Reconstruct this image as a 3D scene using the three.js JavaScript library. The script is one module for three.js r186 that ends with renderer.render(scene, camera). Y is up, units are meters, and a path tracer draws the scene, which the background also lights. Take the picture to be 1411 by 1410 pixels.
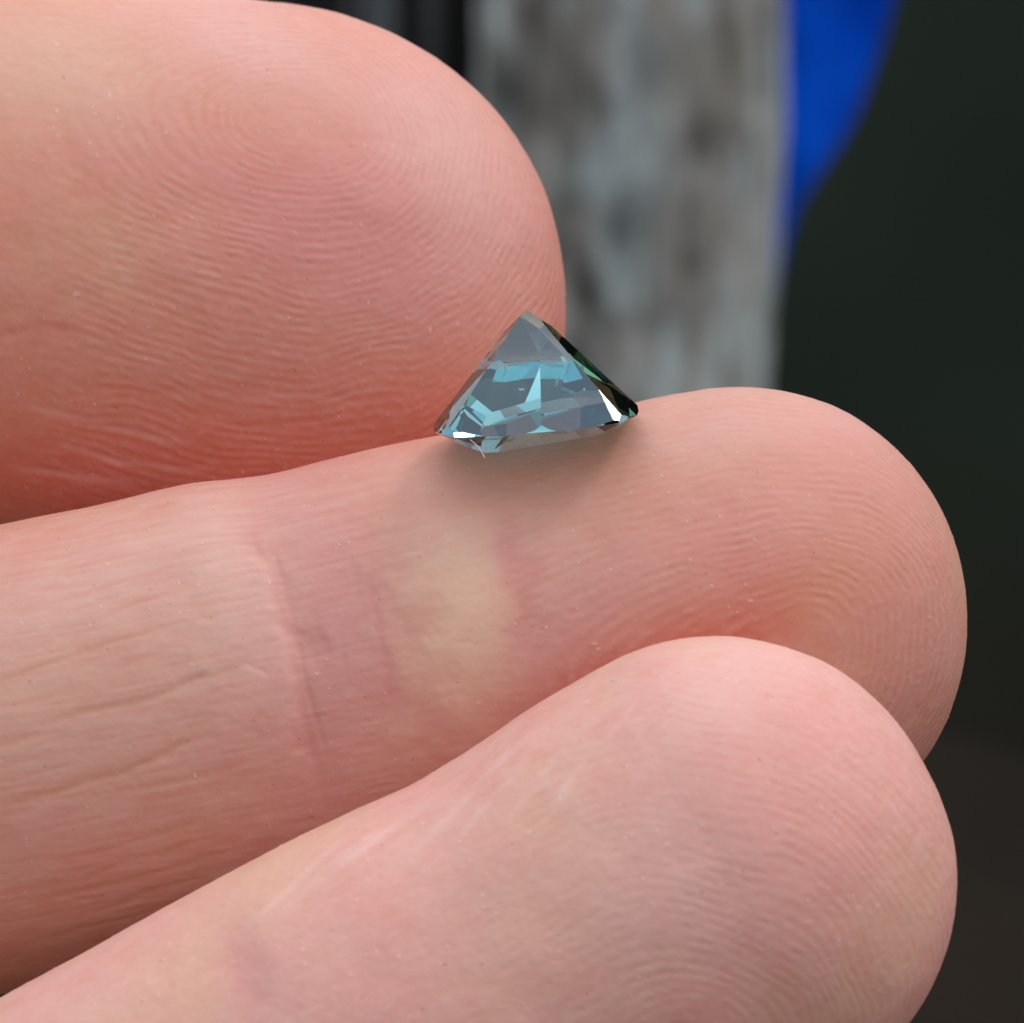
import * as THREE from 'three';

// ---------------------------------------------------------------- camera, sky, sun, exposure
const MM = 0.001, EYE = 180;                       // the lens is 180 mm from the plane of the middle finger
const scene = new THREE.Scene();
const camera = new THREE.PerspectiveCamera(2 * Math.atan(20 / EYE) * 180 / Math.PI, 1411 / 1410, 0.02, 60);
camera.position.set(0, 0, EYE * MM);
camera.lookAt(0, 0, 0);
camera.focus = 0.1755;
camera.userData.fStop = camera.getFocalLength() / 1.45;   // entrance pupil a little over one millimetre, as in a phone

function hash(x, y, z) {
  let h = Math.imul(x, 374761393) ^ Math.imul(y, 668265263) ^ Math.imul(z, 1274126177);
  h = Math.imul(h ^ (h >>> 13), 1103515245); h ^= h >>> 16;
  return (h >>> 0) / 4294967296;
}
function noise(x, y, z) {                           // smooth value noise, -1 .. 1
  const i = Math.floor(x), j = Math.floor(y), k = Math.floor(z);
  let u = x - i, v = y - j, w = z - k;
  u = u * u * u * (u * (u * 6 - 15) + 10); v = v * v * v * (v * (v * 6 - 15) + 10); w = w * w * w * (w * (w * 6 - 15) + 10);
  const L = (a, b, t) => a + (b - a) * t;
  return 2 * L(
    L(L(hash(i, j, k), hash(i + 1, j, k), u), L(hash(i, j + 1, k), hash(i + 1, j + 1, k), u), v),
    L(L(hash(i, j, k + 1), hash(i + 1, j, k + 1), u), L(hash(i, j + 1, k + 1), hash(i + 1, j + 1, k + 1), u), v), w) - 1;
}
const fbm = (x, y, z) => 0.55 * noise(x, y, z) + 0.3 * noise(2.1 * x + 7, 2.1 * y, 2.1 * z) + 0.15 * noise(4.3 * x, 4.3 * y + 3, 4.3 * z);
const clamp = (x, a = 0, b = 1) => Math.min(b, Math.max(a, x));
const smooth = (a, b, x) => { const t = clamp((x - a) / (b - a)); return t * t * (3 - 2 * t); };
const lerp = (a, b, t) => a + (b - a) * t;

{ // bright broken cloud with pale blue gaps, raised overhead and, for added front fill, behind the lens; below the horizon a dim yard
  const w = 512, h = 256, d = new Float32Array(w * h * 4);
  for (let j = 0; j < h; j++) for (let i = 0; i < w; i++) {
    const el = ((j + 0.5) / h - 0.5) * Math.PI, az = ((i + 0.5) / w - 0.5) * 2 * Math.PI;
    const x = Math.cos(el) * Math.cos(az), y = Math.sin(el), z = Math.cos(el) * Math.sin(az);
    const cloud = smooth(-0.25, 0.35, fbm(x * 2.2 + 5, y * 3.2, z * 2.2 + 1));
    const up = smooth(-0.06, 0.12, y), lum = lerp(0.46, 1.35, Math.pow(clamp(y), 0.9)) * (1 + 0.1 * x + 0.4 * z);
    const c = [lerp(0.5, 1.0, cloud), lerp(0.72, 0.985, cloud), lerp(1.0, 0.955, cloud)].map((v) => v * lum);
    const g = [0.05, 0.045, 0.035];
    for (let k = 0; k < 3; k++) d[(j * w + i) * 4 + k] = lerp(g[k], c[k], up);
    d[(j * w + i) * 4 + 3] = 1;
  }
  const t = new THREE.DataTexture(d, w, h, THREE.RGBAFormat, THREE.FloatType);
  t.mapping = THREE.EquirectangularReflectionMapping; t.magFilter = THREE.LinearFilter; t.minFilter = THREE.LinearFilter;
  t.needsUpdate = true;
  scene.background = t; scene.environment = t;
}
const sun = new THREE.DirectionalLight(0xfff3e4, 0.5);
sun.position.set(0.53, 0.84, 0.09);
sun.castShadow = true; sun.shadow.radius = 25; sun.shadow.mapSize.set(2048, 2048);
Object.assign(sun.shadow.camera, { left: -0.15, right: 0.15, top: 0.15, bottom: -0.15, near: 0.1, far: 4 });
scene.add(sun, sun.target);

const renderer = new THREE.WebGLRenderer({ antialias: true });
renderer.setSize(1024, 1023);
renderer.toneMapping = THREE.LinearToneMapping;
renderer.toneMappingExposure = 1.45;
renderer.shadowMap.enabled = true; renderer.shadowMap.type = THREE.PCFSoftShadowMap;

// ---------------------------------------------------------------- helpers
const PX = 40 / 1411;
function at(px, py, z = 0) {                        // millimetres: where a pixel of the 1411-pixel frame lies at depth z
  const k = PX * (EYE - z) / EYE;
  return new THREE.Vector3((px - 705.5) * k, (705 - py) * k, z);
}
function add(geometry, material, name, parent = scene) {
  const m = new THREE.Mesh(geometry, material);
  m.name = name; m.castShadow = m.receiveShadow = true;
  parent.add(m); return m;
}
function tag(o, label, category, kind) { Object.assign(o.userData, { label, category }); if (kind) o.userData.kind = kind; return o; }
function grid(nu, nv, f, closeV = false) {          // indexed grid; f(i, j) -> { p: [x, y, z] metres, c: [r, g, b] }
  const rows = nv + (closeV ? 0 : 1), pos = new Float32Array((nu + 1) * rows * 3), col = new Float32Array(pos.length), idx = new Uint32Array(nu * nv * 6);
  let n = 0, q = 0;
  for (let i = 0; i <= nu; i++) for (let j = 0; j < rows; j++, n += 3) {
    const { p, c } = f(i, j);
    pos[n] = p[0]; pos[n + 1] = p[1]; pos[n + 2] = p[2]; col[n] = c[0]; col[n + 1] = c[1]; col[n + 2] = c[2];
  }
  for (let i = 0; i < nu; i++) for (let j = 0; j < nv; j++) {
    const j2 = closeV ? (j + 1) % nv : j + 1, a = i * rows + j, b = a + rows, c = i * rows + j2, d = c + rows;
    idx[q++] = a; idx[q++] = b; idx[q++] = c; idx[q++] = c; idx[q++] = b; idx[q++] = d;
  }
  const g = new THREE.BufferGeometry();
  g.setAttribute('position', new THREE.BufferAttribute(pos, 3)); g.setAttribute('color', new THREE.BufferAttribute(col, 3));
  g.setIndex(new THREE.BufferAttribute(idx, 1)); g.computeVertexNormals();
  return g;
}
function join(list) {                               // indexed geometries with position, normal, colour -> one
  const g = new THREE.BufferGeometry(), idx = [];
  let nv = 0, ni = 0;
  for (const x of list) { nv += x.attributes.position.count; ni += x.index.count; }
  const index = new Uint32Array(ni);
  for (const k of ['position', 'normal', 'color']) {
    const a = new Float32Array(nv * 3); let o = 0;
    for (const x of list) { a.set(x.attributes[k].array, o); o += x.attributes[k].array.length; }
    g.setAttribute(k, new THREE.BufferAttribute(a, 3));
  }
  let o = 0, v = 0;
  for (const x of list) { const s = x.index.array; for (let k = 0; k < s.length; k++) index[o + k] = s[k] + v; o += s.length; v += x.attributes.position.count; }
  g.setIndex(new THREE.BufferAttribute(index, 1));
  return g;
}

// ---------------------------------------------------------------- the setting
const plain = (roughness = 0.9, specularIntensity = 0.15) => new THREE.MeshPhysicalMaterial({ vertexColors: true, roughness, specularIntensity, side: THREE.DoubleSide });
tag(add(grid(60, 60, (i, j) => {
  const x = (i / 60 - 0.5) * 30, z = 4 - j / 60 * 24, n = fbm(x * 1.3, 0, z * 1.3);
  return { p: [x, -1.25 + 0.02 * n, z], c: [0.15 + 0.04 * n, 0.108 + 0.03 * n, 0.072 + 0.02 * n] };
}), plain(), 'ground'), 'dark bare soil ground below the hand', 'ground', 'structure');
tag(add(grid(100, 90, (i, j) => {                   // backdrop filling the view; background shade is put into its green-black colour
  const x = -2.2 + 4.4 * i / 100, y = -1.3 + 2.0 * j / 90, n = fbm(x * 5, y * 5, 0.3), r = smooth(0.07, -0.16, y + 0.06 * n);
  const t = 1 + 0.55 * n + 0.4 * noise(x * 2.2, y * 2.2, 7);
  return { p: [x, y, -1.7 + 0.015 * n], c: [lerp(0.0155, 0.026, r) * t, lerp(0.0198, 0.020, r) * t, lerp(0.0125, 0.0125, r) * t] };
}), plain(), 'backdrop'), 'dark green-black backdrop with shade in its colour, far out of focus behind the hand', 'backdrop', 'structure');
tag(add(grid(120, 40, (i, j) => {                   // low brown bank standing in for an unidentified brown blur
  const x = -1.2 + 2.4 * i / 120, v = j / 40, n = fbm(x * 9, v * 5, 2), m = fbm(x * 24, v * 14, 5);
  return { p: [x, -1.3 + (1.3 - 0.085 + 0.03 * n) * Math.sin(v * Math.PI / 2) , -1.2 - 0.45 * v * v + 0.02 * m], c: [0.017 + 0.016 * n, 0.0118 + 0.009 * n, 0.0076 + 0.004 * n] };
}), plain(), 'brown_bank'), 'dim brown bank at the lower right behind the fingers', 'bank', 'structure');

// ---------------------------------------------------------------- things behind: posts and blue sheet
const pz = -900, pk = PX * (EYE - pz) / EYE;        // mm per frame pixel at the post
const knots = [[968, 191, 24, 34, 0.8], [853, 317, 26, 34, 0.75], [809, 125, 24, 44, 0.7], [695, 135, 24, 50, 0.9], [806, 395, 22, 40, 1], [957, 361, 24, 26, 0.55], [1012, 60, 20, 50, 0.5], [800, 520, 25, 60, 0.7],
  [722, 20, 18, 50, 0.6], [905, 250, 30, 60, 0.3], [950, 450, 30, 40, 0.4], [1065, 60, 10, 70, 0.7], [790, 220, 14, 40, 0.4], [900, 110, 30, 50, 0.25]];
tag(add(grid(420, 220, (i, j) => {
  const py = 760 - i / 420 * 1000, th = j / 220 * 2 * Math.PI, s = Math.sin(th), c = Math.cos(th);
  const y = i === 0 ? -1250 : (705 - py) * pk;
  const R = 36.5 * (1 + 0.02 * Math.sin(y * 0.012 + 1)), cx = lerp(846, 872, smooth(560, 60, py)), px = cx + s * R / pk;
  const wob = fbm(s * 2.4, y * 0.012, c * 2.4), streak = fbm(s * 11 + wob, y * 0.014, c * 11), fine = noise(s * 34, y * 0.05, c * 34);
  let dark = 0;
  if (c > 0) for (const [kx, ky, rx, ry, a] of knots) dark = Math.max(dark, a * Math.exp(-0.7 * (((px - kx + 14 * wob) / rx) ** 2 + ((py - ky + 20 * streak) / ry) ** 2)));
  const groove = smooth(0.25, 0.6, streak), tone = smooth(-0.35, 0.35, 0.7 * wob + 0.5 * streak + 0.5 * noise(s * 5.5, y * 0.075, c * 5.5 + 4));
  const r = R + 2.0 * wob - 1.6 * groove - 1.8 * dark + 0.35 * fine;
  const k = (1 - 0.85 * dark) * (1 - 0.5 * groove) * (1.08 + 0.2 * fine + 0.75 * fbm(s * 7 + 3, y * 0.085, c * 7) + 0.16 * noise(s * 14, y * 0.16, c * 14));
  return { p: [((cx - 705.5) * pk + s * r) * MM, y * MM, (pz - 30 + c * r * 0.8) * MM], c: [lerp(0.19, 0.285, tone) * k, lerp(0.162, 0.288, tone) * k, lerp(0.134, 0.262, tone) * k] };
}, true), plain(0.95), 'wooden_post'), 'weathered grey wooden post with dark knots, upright and blurred behind the gem', 'post');
tag(add(grid(140, 120, (i, j) => {
  const t = i / 140, th = j / 120 * 2 * Math.PI, s = Math.sin(th), c = Math.cos(th), y = lerp(-1250, 160, t), R = 34;
  const n = fbm(s * 6, y * 0.01, c * 6), pale = smooth(0.15, 0.5, noise(s * 9 + 2.3, y * 0.006, c * 9)), r = R + 1.5 * n;
  return { p: [(-26 + s * r) * MM, y * MM, (pz - 90 + c * r) * MM], c: [lerp(0.013, 0.085, pale), lerp(0.0115, 0.083, pale), lerp(0.0105, 0.08, pale)] };
}, true), plain(0.95), 'dark_post'), 'near-black wooden post with faint grey streaks, above the topmost fingertip', 'post');
{ // blue sheet hanging behind the grey post, its lower right corner cut away
  const z = -1050, k = PX * (EYE - z) / EYE, edge = [[-700, 1330], [-200, 1268], [0, 1232], [70, 1212], [170, 1174], [235, 1130], [290, 1094], [350, 1077], [430, 1064], [520, 1044], [600, 1012]];
  const right = (py) => { for (let n = 1; n < edge.length; n++) if (py <= edge[n][0]) { const [a, x] = edge[n - 1], [b, x2] = edge[n]; return lerp(x, x2, clamp((py - a) / (b - a))); } return 1015; };
  const sheet = (face) => grid(90, 40, (i, j) => {
    const py = 600 - i / 90 * 1300, px = lerp(980, right(py), j / 40), n = fbm(px * 0.012, py * 0.004, 1);
    return { p: [(px - 705.5) * k * MM, (705 - py) * k * MM, (z + 7 * n + 6 * Math.sin(px * 0.03 + py * 0.004) + face) * MM], c: [0.001, 0.06, 0.42] };
  });
  const g = join([sheet(0.5), sheet(-0.5)]);
  tag(add(g, plain(0.8, 0.05), 'blue_tarpaulin'), 'bright blue tarpaulin hanging behind the right side of the grey post', 'tarpaulin');
}

// ---------------------------------------------------------------- the hand
const skin = new THREE.MeshPhysicalMaterial({ vertexColors: true, roughness: 0.5, ior: 1.42, specularIntensity: 0.42, transmission: 0.08, thickness: 0, side: THREE.DoubleSide });
const BASE = [0.71, 0.38, 0.285], PINK = [0.71, 0.285, 0.23], RED = [0.6, 0.145, 0.085], YELLOW = [0.71, 0.41, 0.25], PALE = [0.78, 0.48, 0.40], MAUVE = [0.64, 0.28, 0.25], BROWN = [0.60, 0.27, 0.15];
function mix(c, d, t) { c[0] += (d[0] - c[0]) * t; c[1] += (d[1] - c[1]) * t; c[2] += (d[2] - c[2]) * t; }
// o.axis: points from the knuckle to the middle of the fingertip; o.wide / o.deep half sizes; o.tip length of the rounded end; all in mm
function finger(o) {
  const curve = new THREE.CatmullRomCurve3(o.axis, false, 'centripetal'), L = curve.getLength(), M = 600;
  const P = curve.getSpacedPoints(M), frame = [];
  for (let n = 0; n <= M; n++) {
    const T = P[Math.min(n + 1, M)].clone().sub(P[Math.max(n - 1, 0)]).normalize();
    const N = o.pad.clone().addScaledVector(T, -o.pad.dot(T)).normalize();
    frame.push([P[n], T, N, N.clone().cross(T)]);
  }
  const end = frame[M];
  const sAt = (s) => { const f = clamp(s / L) * M, n = Math.min(M - 1, Math.floor(f)), t = f - n; return P[n].clone().lerp(P[n + 1], t); };
  const stations = [];                              // [distance along the axis, slope angle in the tip]
  for (let s = 0; s < L - o.seen; s += 1.5) stations.push([s, 0]);
  for (let s = L - o.seen; s < L - 0.03; s += o.step) stations.push([s, 0]);
  const nt = Math.ceil(o.tip * Math.PI / 2 / o.step);
  for (let n = 0; n <= nt; n++) stations.push([L, n / nt * Math.PI / 2]);
  const half = o.span ?? 1.85, nf = Math.ceil(2 * half * o.wide / o.step), nb = 26, angles = [];
  for (let n = 0; n < nf; n++) angles.push(-half + 2 * half * n / nf);
  for (let n = 0; n < nb; n++) angles.push(half + (2 * Math.PI - 2 * half) * n / nb);
  const out = { T: end[1], N: end[2], B: end[3], origin: end[0], L };
  // photo pixel -> (a, b) on this finger's own axes
  out.loc = (px, py, z) => { const v = at(px, py, z).sub(end[0]); return [v.dot(end[1]), v.dot(end[3])]; };
  const detail = o.detail(out);
  const g = grid(stations.length - 1, angles.length, (i, j) => {
    const [s, al] = stations[i], th = angles[j], f = frame[Math.round(clamp(s / L) * M)], C = sAt(s);
    const a = s - L + o.tip * Math.sin(al), shrink = al >= Math.PI / 2 ? 0 : Math.pow(Math.cos(al), o.blunt ?? 0.96);
    const swell = o.swell ? o.swell(a) : 1;
    const st = Math.sin(th), ct = Math.cos(th);
    const b = o.wide * swell * shrink * st, c = o.deep * swell * shrink * ct;
    const n = new THREE.Vector3().addScaledVector(f[1], o.tip * Math.sin(al) / o.tip ** 2).addScaledVector(f[3], b / o.wide ** 2).addScaledVector(f[2], c / o.deep ** 2).normalize();
    const { h, c: col } = detail(a, b, c, ct > -0.35);
    const p = C.addScaledVector(f[1], o.tip * Math.sin(al)).addScaledVector(f[3], b).addScaledVector(f[2], c).addScaledVector(n, h);
    return { p: [p.x * MM, p.y * MM, p.z * MM], c: col };
  }, true);
  out.geometry = g;
  return out;
}
// distance to a polyline in (a, b), and how far along it (0..1)
function lineDistance(a, b, pts) {
  let best = 1e9, along = 0;
  for (let n = 1; n < pts.length; n++) {
    const [x, y] = pts[n - 1], dx = pts[n][0] - x, dy = pts[n][1] - y, t = clamp(((a - x) * dx + (b - y) * dy) / (dx * dx + dy * dy));
    const d = Math.hypot(a - x - t * dx, b - y - t * dy);
    if (d < best) { best = d; along = (n - 1 + t) / (pts.length - 1); }
  }
  return [best, along];
}
function skinDetail({ seed, ridges, spots, lines, grain, base = BASE, relief = 0.01, tint = [1, 1, 1] }) {
  for (const l of lines) {
    const as = l.pts.map((p) => p[0]), bs = l.pts.map((p) => p[1]), m = 4 * l.width + 0.4;
    l.box = [Math.min(...as) - m, Math.max(...as) + m, Math.min(...bs) - m, Math.max(...bs) + m];
  }
  const shade = (a, b, c, front) => {
    const col = base.slice(), fineMottle = noise(a * 2.3 + seed, b * 2.3, c * 2.3);
    const lo = fbm(a * 0.22 + seed, b * 0.22, c * 0.22), mid = fbm(a * 0.8, b * 0.8 + seed, c * 0.8);
    mix(col, lo > 0 ? PINK : YELLOW, Math.min(0.5, Math.abs(lo) * 0.95));
    mix(col, mid > 0 ? PALE : RED, Math.abs(mid) * 0.24); mix(col, fineMottle > 0 ? PALE : PINK, Math.abs(fineMottle) * 0.13);
    let h = 0.10 * lo + 0.016 * mid;
    if (!front) return { h, c: col };
    for (const q of spots) {
      const ca = Math.cos(q.turn ?? 0), sa = Math.sin(q.turn ?? 0), x = a - q.at[0] + 0.5 * mid, y = b - q.at[1] + 0.5 * lo;
      const e = Math.exp(-(((x * ca + y * sa) / q.size[0]) ** 2 + ((-x * sa + y * ca) / q.size[1]) ** 2));
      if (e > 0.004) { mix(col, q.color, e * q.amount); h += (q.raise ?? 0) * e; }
    }
    for (const l of lines) {
      const B = l.box; if (a < B[0] || a > B[1] || b < B[2] || b > B[3]) continue;
      const j = 0.5 * l.width * noise(a * 0.9, b * 0.9, seed) + 0.12 * l.width * noise(a * 2.5, b * 2.5, seed + 3);
      const [d0, t] = lineDistance(a + j, b + j, l.pts), d = d0 / l.width, fade = Math.min(1, 4 * t, 4 * (1 - t)) * (0.8 + 0.3 * noise(a * 0.8, b * 0.8, seed + 9));
      const e = Math.exp(-d * d) * clamp(fade);
      if (e > 0.003) { h -= 0.55 * l.deep * e; mix(col, l.color, e * l.amount); }
    }
    // papillary ridges
    let amp = 0;
    const w1 = noise(a * 0.35, b * 0.35, c * 0.35 + seed), w2 = noise(a * 1.1 + 4, b * 1.1, c * 1.1 + seed);
    for (const r of ridges) {
      const x = a - r.core[0], y = b - r.core[1], z = c - r.core[2];
      const xx = x < 0 ? x * r.tail : x;
      const dist = Math.sqrt(xx * xx + y * y * r.squash + z * z * r.squash) + 0.38 * w1 + 0.06 * w2;
      const show = r.show(a, b, c) * (0.75 + 0.45 * w2);
      const beads = 0.62 + 0.75 * noise(a * 2.6, b * 2.6, c * 2.6 + seed);
      const v0 = Math.cos(dist / r.pitch * 2 * Math.PI), v = Math.sign(v0) * Math.pow(Math.abs(v0), 0.75);
      amp += clamp(show) * beads * v;
    }
    h += relief * amp;
    mix(col, amp > 0 ? PALE : RED, Math.abs(amp) * (amp > 0 ? 0.14 : 0.19));
    // fine diamond grain between the ridges, pores, and pale flecks painted as sweat glints
    const fib = noise(a * 1.1 * grain[0] + 9, b * 7 * grain[1] * 0.6, c * 4 + seed) * (grain[1] > 1.5 ? smooth(-9, -15, a) : 0.35);
    h += 0.006 * fib; mix(col, fib > 0 ? PALE : RED, Math.abs(fib) * 0.16);
    const gr = noise(a * 3.2 * grain[0], b * 3.2 * grain[1], c * 3.2 * grain[1]) * 0.6 + noise(a * 6.5, b * 6.5, c * 6.5) * 0.5;
    h += 0.0085 * gr;
    mix(col, gr > 0 ? PALE : PINK, Math.abs(gr) * 0.16);
    const fl = noise(a * 8 + 20, b * 8, c * 8 + seed);
    if (fl > 0.895) { mix(col, [0.95, 0.8, 0.72], (fl - 0.895) * 5); h += 0.025 * (fl - 0.88) / 0.12; }
    if (fl < -0.93) mix(col, [0.12, 0.07, 0.05], (-0.93 - fl) * 9);
    return { h, c: col };
  };
  return (...p) => { const q = shade(...p); for (let k = 0; k < 3; k++) q.c[k] = Math.min(0.84, q.c[k] * tint[k]); return q; };
}
const line = (L, z, pix, width, deep, color, amount) => ({ pts: pix.map(([x, y]) => L(x, y, z)), width, deep, color, amount });
const spot = (L, z, x, y, sx, sy, turn, color, amount, raise = 0) => ({ at: L(x, y, z), size: [sx, sy], turn, color, amount, raise });

const parts = [];
// topmost finger: broad tip whose whorl faces the lens
parts.push(finger({
  axis: [at(-3000, 640, -30), at(-1500, 370, -18), at(-500, 352, -12), at(0, 378, -11.5), at(356, 424, -11)], pad: new THREE.Vector3(0, 0.1, 1), wide: 12.7, deep: 9.6, tip: 12.7, seen: 13, step: 0.075, blunt: 0.97,
  detail: ({ loc }) => skinDetail({
    seed: 11, grain: [1, 1.2], base: [0.68, 0.285, 0.18], relief: 0.0105, tint: [1.0, 0.84, 0.80],
    ridges: [{ core: [...loc(432, 165, -4), 8.3], tail: 0.55, squash: 1.0, pitch: 0.36, show: (a, b, c) => smooth(0.5, 3, Math.hypot(a - 2.3, b - 7)) * smooth(-9.5, -3, a) * lerp(1, 0.7, smooth(2, 8, b)) }],
    spots: [spot(loc, -4, 300, 690, 14, 3.4, 0.12, RED, 0.8),  // deep red paints the shade and scattered glow along the finger contact
      spot(loc, -2, 330, 250, 6, 3.2, -0.3, [0.68, 0.275, 0.225], 0.65), spot(loc, -2, 540, 360, 5, 5, 0.3, [0.68, 0.28, 0.25], 0.75), spot(loc, -2, 400, 520, 9, 3, -0.1, [0.62, 0.25, 0.17], 0.6),
      spot(loc, -2, 60, 60, 6, 4, 0, [0.74, 0.47, 0.33], 0.85), spot(loc, -2, 330, 20, 6, 2.4, -0.4, PALE, 0.75), spot(loc, -2, 620, 190, 2.8, 6, 0.6, PALE, 0.75), spot(loc, -3, 200, 640, 10, 2, 0.15, RED, 0.5), spot(loc, -3, 560, 570, 5, 2, 0.2, RED, 0.4),  // pale spots paint the sunlit upper rim, red ones the dark glow below
      spot(loc, -2, 120, 340, 3.6, 2.6, 0, YELLOW, 0.35)],
    lines: [
      line(loc, -3, [[-20, 468], [60, 462], [130, 466]], 0.22, 0.06, RED, 0.3), line(loc, -2, [[60, 140], [100, 235], [130, 290]], 0.5, 0.05, RED, 0.12),
      line(loc, -3, [[0, 556], [150, 590], [290, 618]], 0.16, 0.04, PALE, 0.3), line(loc, -3, [[60, 610], [170, 640], [300, 650]], 0.14, 0.05, PALE, 0.35), line(loc, -3, [[20, 520], [170, 548], [330, 540], [480, 520]], 0.2, 0.04, RED, 0.25),
      line(loc, -3, [[220, 560], [340, 590], [480, 585]], 0.18, 0.05, RED, 0.25), line(loc, -3, [[0, 640], [120, 660], [210, 668]], 0.16, 0.05, PALE, 0.3), line(loc, -3, [[300, 560], [420, 545], [520, 560]], 0.12, 0.04, PALE, 0.25)],
  }),
}));
// middle finger of the three: straight across the frame, joint crease at its left third
parts.push(finger({
  axis: [at(-2700, 1180, -26), at(-1300, 1280, -9), at(-500, 1140, -2), at(0, 1046, 0), at(400, 966, 0), at(700, 905, 0), at(1022, 850, 0)], pad: new THREE.Vector3(0, 0.12, 1), wide: 9.0, deep: 7.7, tip: 8.8, seen: 31, step: 0.07, blunt: 0.95,
  swell: (a) => 1 + 0.012 * Math.exp(-(((a + 4) / 5) ** 2)) - 0.016 * Math.exp(-(((a + 17.6) / 1.8) ** 2)) + 0.004 * Math.exp(-(((a + 21) / 2.5) ** 2)),
  detail: ({ loc }) => skinDetail({
    seed: 47, grain: [0.55, 1.7], base: [0.69, 0.345, 0.245], relief: 0.0095, tint: [0.95, 0.845, 0.80],
    ridges: [{ core: [...loc(1110, 905, 6), 7], tail: 0.4, squash: 1.1, pitch: 0.37, show: (a, b) => smooth(-12, -5, a) * lerp(1, 0.5, smooth(0, 7, b)) * smooth(0.2, 2, Math.hypot(a - 2, b + 2)) }],
    spots: [
      spot(loc, 6, 645, 840, 2.0, 4.6, -0.12, [0.82, 0.55, 0.365], 0.85, 0.12), spot(loc, 6, 460, 820, 2.6, 7, 0.1, [0.66, 0.285, 0.255], 0.8, -0.2), spot(loc, 4, 590, 700, 3, 2, 0, PINK, 0.25),
      spot(loc, 7, 800, 900, 3, 4, -0.5, [0.62, 0.30, 0.27], 0.6), spot(loc, 7, 980, 720, 5, 2.5, -0.1, PINK, 0.55), spot(loc, 6, 1140, 815, 3.0, 1.4, 0.25, [0.70, 0.39, 0.21], 0.55), spot(loc, 6, 1250, 900, 2.8, 4, 0, PINK, 0.6), spot(loc, 5, 1180, 640, 4, 3, -0.6, PINK, 0.5), spot(loc, 5, 735, 640, 3.6, 1.7, 0.1, RED, 0.42),  // last red spot paints warmth into the shadow under the gem
      spot(loc, 6, 150, 1000, 6, 3, 0.2, [0.70, 0.39, 0.30], 0.5), spot(loc, 5, 130, 790, 9, 2.4, 0.2, PALE, 0.45), spot(loc, 5, 330, 810, 2.2, 6, 0.1, PALE, 0.5, 0.15), spot(loc, 5, 380, 1080, 3, 1.8, 0.2, BROWN, 0.25), spot(loc, 5, 420, 1100, 3, 3, 0, MAUVE, 0.5),
      spot(loc, 6, 900, 930, 7.5, 2.0, 0.3, RED, 0.95), spot(loc, 3, 1010, 590, 6, 1.6, 0, PALE, 0.35), spot(loc, 2, 742, 588, 3.3, 1.5, 0.2, PINK, 0.4, -0.5)],  // red along the lower contact paints light scattered through the skin
    lines: [
      line(loc, 6, [[318, 640], [352, 700], [380, 770], [402, 860], [420, 940], [442, 1040], [456, 1140]], 0.75, 0.34, [0.64, 0.26, 0.21], 0.4),
      line(loc, 6, [[316, 640], [346, 700], [372, 770], [394, 860], [413, 940], [434, 1040], [448, 1130]], 0.2, 0.08, [0.62, 0.22, 0.18], 0.3),
      line(loc, 6, [[362, 700], [388, 770], [408, 850], [424, 930]], 0.16, 0.05, [0.64, 0.25, 0.21], 0.3), line(loc, 6, [[392, 830], [416, 900], [440, 1000], [455, 1060]], 0.12, 0.06, [0.62, 0.24, 0.2], 0.4),
      line(loc, 6, [[352, 720], [364, 780], [384, 860], [402, 940], [418, 1020]], 0.55, -0.2, PALE, 0.5),
      line(loc, 6, [[425, 790], [440, 850], [452, 900], [462, 960]], 0.2, 0.03, [0.6, 0.23, 0.2], 0.35), line(loc, 6, [[512, 780], [528, 850], [536, 920], [545, 985]], 0.22, 0.05, [0.62, 0.22, 0.18], 0.5),
      line(loc, 6, [[488, 740], [498, 790], [505, 840]], 0.16, 0.03, [0.6, 0.25, 0.22], 0.3), line(loc, 6, [[470, 860], [478, 900], [482, 950]], 0.14, 0.02, [0.6, 0.25, 0.22], 0.3),
      line(loc, 6, [[690, 690], [710, 740], [722, 800], [728, 860], [736, 930]], 0.6, 0.1, [0.64, 0.25, 0.21], 0.75),
      line(loc, 7, [[-20, 926], [60, 898], [140, 872], [260, 842]], 0.14, 0.05, BROWN, 0.55), line(loc, 7, [[50, 982], [110, 965], [190, 952], [270, 922], [350, 902]], 0.19, 0.07, [0.55, 0.29, 0.18], 0.75),
      line(loc, 7, [[-20, 1096], [70, 1075], [170, 1050], [240, 1016], [275, 1002]], 0.18, 0.07, BROWN, 0.7), line(loc, 7, [[330, 905], [375, 925]], 0.12, 0.04, PALE, 0.4),
      line(loc, 7, [[-10, 1010], [90, 990]], 0.14, 0.04, BROWN, 0.3), line(loc, 6, [[180, 1080], [330, 1050]], 0.14, 0.04, BROWN, 0.25),
      ...[0, 1, 2, 3, 4, 5, 6].map((k) => line(loc, 4, [[20 + 20 * k, 748 + 16 * k], [140 + 10 * k, 725 + 16 * k], [270 + 8 * (k % 3), 700 + 17 * k]], 0.1, 0.03, k % 2 ? PALE : PINK, 0.3)),
      ...[0, 1, 2, 3, 4].map((k) => line(loc, 4, [[40 + 60 * (k % 2), 1180 + 24 * k], [180, 1152 + 24 * k], [330, 1112 + 24 * k]], 0.12, 0.04, BROWN, 0.3))],
  }),
}));
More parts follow.
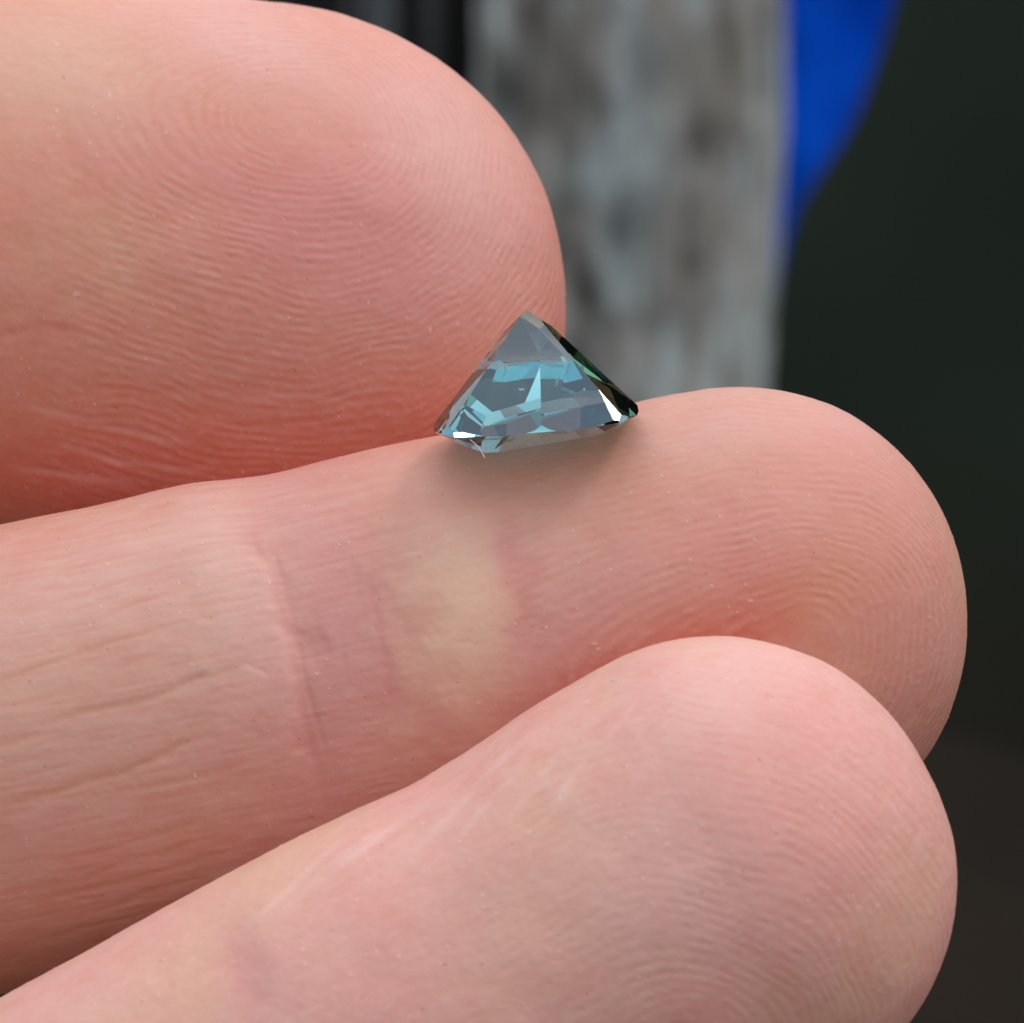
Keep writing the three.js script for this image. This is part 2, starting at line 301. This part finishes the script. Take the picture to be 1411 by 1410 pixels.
// lowest finger: nearest, coming in from the lower left
parts.push(finger({
  axis: [at(-2600, 2700, -12), at(-1200, 2330, 6), at(-200, 1846, 11), at(440, 1502, 12), at(1000, 1200, 12)], pad: new THREE.Vector3(0.05, 0.15, 1), wide: 8.55, deep: 7.5, tip: 8.25, seen: 29, step: 0.07, blunt: 0.96,
  swell: (a) => 1 + 0.02 * Math.exp(-(((a - 0.5) / 4.5) ** 2)) - 0.045 * Math.exp(-(((a + 8.2) / 3.4) ** 2)),
  detail: ({ loc }) => skinDetail({
    seed: 83, grain: [1.1, 1.3], base: [0.72, 0.365, 0.285], relief: 0.0065, tint: [1.06, 0.985, 0.965],
    ridges: [{ core: [...loc(930, 1500, 18), 6.5], tail: 0.45, squash: 0.9, pitch: 0.38, show: (a, b) => smooth(-11, -4, a) * lerp(0.9, 0.35, smooth(-2, 6, b)) }],
    spots: [
      spot(loc, 18, 1100, 1150, 4, 4, 0, PINK, 0.55), spot(loc, 18, 900, 1240, 4, 3, 0, PALE, 0.4), spot(loc, 18, 640, 1260, 3.2, 2.4, 0.4, [0.64, 0.36, 0.27], 0.55), spot(loc, 16, 330, 1270, 7, 1.6, 0.5, YELLOW, 0.6),
      spot(loc, 18, 345, 1330, 1.1, 2.2, 0, [0.6, 0.3, 0.27], 0.6), spot(loc, 16, 1000, 940, 5, 1.6, 0, PALE, 0.45), spot(loc, 18, 760, 1290, 3.5, 2, 0.3, YELLOW, 0.3), spot(loc, 18, 560, 1370, 4, 2, 0.4, PINK, 0.3),
      spot(loc, 16, 760, 1060, 3, 2, 0.5, YELLOW, 0.3)],
    lines: [
      line(loc, 18, [[300, 1280], [330, 1315], [355, 1370], [385, 1420]], 0.9, 0.12, [0.68, 0.27, 0.21], 0.45),
      ...[[690, 1010, 600, 1110], [720, 1050, 615, 1170], [780, 1020, 690, 1140], [650, 1040, 520, 1150], [600, 1085, 430, 1230], [560, 1120, 380, 1260], [840, 980, 770, 1050], [880, 960, 820, 1040], [790, 1080, 730, 1160], [930, 960, 880, 1030], [700, 1030, 640, 1090], [660, 1080, 560, 1180], [590, 1110, 500, 1190], [520, 1140, 430, 1210], [740, 1000, 660, 1070], [860, 1000, 800, 1090], [820, 1030, 750, 1120], [470, 1150, 330, 1290], [630, 1130, 540, 1240]].map(([x, y, u, v], k) => line(loc, 17, [[x, y], [(x + u) / 2 + 6, (y + v) / 2 - 6], [u, v]], 0.09 + 0.03 * (k % 3), k % 3 ? -0.03 : 0.05, k % 3 ? [0.80, 0.57, 0.48] : [0.64, 0.30, 0.24], 0.27))],
  }),
}));
{ // the palm the three fingers grow from, outside the picture on the left
  const c = at(-3000, 1650, -24), g = grid(60, 80, (i, j) => {
    const u = i / 60 * Math.PI, v = j / 80 * 2 * Math.PI, s = Math.pow(Math.sin(u), 0.7), n = 0.6 * fbm(Math.cos(u) * 3, s * Math.cos(v) * 3, s * Math.sin(v) * 3);
    return { p: [(c.x - 30 - 45 * Math.cos(u)) * MM, (c.y + (42 + n) * s * Math.cos(v)) * MM, (c.z + (14 + n) * s * Math.sin(v)) * MM], c: BASE };
  }, true);
  parts.push({ geometry: g });
}
const hand = add(join(parts.map((p) => p.geometry)), skin, 'hand');
tag(hand, 'bare hand reaching in from the left, three pink fingers carrying a gem', 'hand');

// ---------------------------------------------------------------- the gem
function cutGem(planes) {  // planes: [normal, distance, colour of that zone of the stone]                           // convex solid from half-spaces n.x <= d, every facet flat shaded
  const pos = [], nor = [], col = [];
  for (const [n, d, zone] of planes) {
    const u = new THREE.Vector3(Math.abs(n.x) < 0.7 ? 1 : 0, Math.abs(n.x) < 0.7 ? 0 : 1, 0).cross(n).normalize(), v = n.clone().cross(u);
    let poly = [[-60, -60], [60, -60], [60, 60], [-60, 60]].map(([x, y]) => n.clone().multiplyScalar(d).addScaledVector(u, x).addScaledVector(v, y));
    for (const [m, e] of planes) {
      if (m === n) continue;
      const next = [];
      for (let i = 0; i < poly.length; i++) {
        const p = poly[i], q = poly[(i + 1) % poly.length], a = m.dot(p) - e, b = m.dot(q) - e;
        if (a <= 1e-9) next.push(p);
        if ((a < 0) !== (b < 0) && Math.abs(a - b) > 1e-12) next.push(p.clone().lerp(q, a / (a - b)));
      }
      poly = next; if (poly.length < 3) break;
    }
    for (let i = 1; i + 1 < poly.length; i++) for (const p of [poly[0], poly[i], poly[i + 1]]) { pos.push(p.x * MM, p.y * MM, p.z * MM); nor.push(n.x, n.y, n.z); col.push(...(zone ?? [1, 1, 1])); }
  }
  const g = new THREE.BufferGeometry();
  g.setAttribute('position', new THREE.Float32BufferAttribute(pos, 3)); g.setAttribute('normal', new THREE.Float32BufferAttribute(nor, 3)); g.setAttribute('color', new THREE.Float32BufferAttribute(col, 3));
  return g;
}
{
  const planes = [], R = Math.PI / 180;
  // az from the lens towards the right; slope of the facet from the girdle plane; passes the girdle at radius r and height y0; up: pavilion +1, crown -1
  const facet = (az, slope, r, y0, up, zone) => {
    const n = new THREE.Vector3(Math.sin(az * R) * Math.sin(slope * R), up * Math.cos(slope * R), Math.cos(az * R) * Math.sin(slope * R)).normalize();
    planes.push([n, n.x * Math.sin(az * R) * r + n.z * Math.cos(az * R) * r + n.y * y0, zone]);
  };
  const A = 3.78, C = 4.46;
  [[0, 1, 0, 1], [90, 1.5, 0.04, 0], [180, 6, -0.05, 1], [270, -5, 0.03, 0]].forEach(([az, j, dr, half], k) => {
    if (k === 2) [[-40, 49.5, 0.2], [-24, 46.5, 0.06], [2, 48.4, 0.02], [14, 51, 0.1], [38, 53, 0.2]].forEach(([d, sl, q]) => facet(az + d, sl, A + q, 0.06, 1));   // the far side: a fan of five
    else { const z = k === 1 ? [1, 0.9, 0.3] : undefined; facet(az - 12 + j, [48.2, 48.8, 0, 49.6][k], A + dr, 0.06, 1, z); facet(az + 13 + j, [49.4, 48.4, 0, 47.8][k], A + 0.04 + dr, 0.06, 1, z); }
    facet(az + j * 3, 38, 0.5, 3.74, 1);
    if (half) { facet(az - 24 + j, 57, A + 0.34, 0.06, 1); if (k) facet(az + 29 + j, 60, A + 0.38, 0.06, 1); else facet(35, 48.8, 4.30, 0.06, 1); facet(az + 2, 63, A + 0.06, 0.06, 1); }
    facet(az + 45 + (k ? j * 0.4 : 1), 46.4, C + dr, 0.06, 1);
    facet(az + j, 90, A + 0.08 + dr, 0, 1); facet(az + 45 + j, 90, C + 0.02, 0, 1); facet(az + 23, 90, A + 0.3, 0, 1); facet(az - 23, 90, A + 0.3, 0, 1);
    facet(az + j, 27, A + 0.06 + dr, -0.06, -1); facet(az + 45 + j, 24, C, -0.06, -1); facet(az + 22, 32, A + 0.27, -0.06, -1); facet(az - 22 + j, 32, A + 0.27, -0.06, -1);
  });
  planes.push([new THREE.Vector3(0.1, -1, 0.08).normalize(), 0.92]);
  const gem = add(cutGem(planes), new THREE.MeshPhysicalMaterial({ vertexColors: true, roughness: 0.0, ior: 1.77, transmission: 1, thickness: 5 * MM, attenuationColor: new THREE.Color(0.34, 0.585, 0.585), attenuationDistance: 4.5 * MM }), 'gemstone');
  // cloudy feathers and specks inside the stone
  const haze = new THREE.MeshPhysicalMaterial({ color: 0xdfeeee, roughness: 0.9, transparent: true, opacity: 0.35, side: THREE.DoubleSide }), speck = new THREE.MeshStandardMaterial({ color: 0xf4ffff, roughness: 0.5 });
  for (let n = 0; n < 9; n++) {
    const f = new THREE.Shape(), m = 11, sz = (0.25 + 0.5 * hash(n, 3, 1)) * MM;
    for (let q = 0; q < m; q++) { const t = q / m * 2 * Math.PI, rr = sz * (0.55 + 0.6 * hash(n, q, 9)); f[q ? 'lineTo' : 'moveTo'](rr * Math.cos(t), 0.45 * rr * Math.sin(t)); }
    const v = add(new THREE.ExtrudeGeometry(f, { depth: 0.012 * MM, bevelEnabled: false }), n % 3 ? haze : speck, 'inclusion', gem);
    const big = n % 3 ? 1 : 0.35; v.scale.set(big, big, 1);
    v.position.set((hash(n, 1, 1) - 0.5) * 3.4 * MM, (0.5 + 1.6 * hash(n, 2, 2)) * MM, (hash(n, 5, 3) - 0.4) * 2.2 * MM);
    v.rotation.set(hash(n, 1, 7) * 3, hash(n, 2, 8) * 3, hash(n, 3, 9) * 3);
  }
  const p = at(739, 575, 4.1);
  gem.position.set(p.x * MM, p.y * MM, p.z * MM);
  gem.rotation.set(9 * R, -1 * R, 5 * R, 'ZXY');
  tag(gem, 'small faceted blue-green gemstone resting point upward on the middle of three fingers', 'gemstone');
  // a hair of lint caught under the gem
  const q = [[648, 606], [655, 612], [662, 620], [668, 631]].map(([x, y], i) => at(x, y, 7.4 + 0.1 * i).multiplyScalar(MM));
  tag(add(new THREE.TubeGeometry(new THREE.CatmullRomCurve3(q), 20, 0.018 * MM, 6), new THREE.MeshStandardMaterial({ color: 0xd9c4b0, roughness: 0.6 }), 'lint_fibre'), 'tiny pale lint fibre sticking out under the gem', 'fibre');
}
renderer.render(scene, camera);
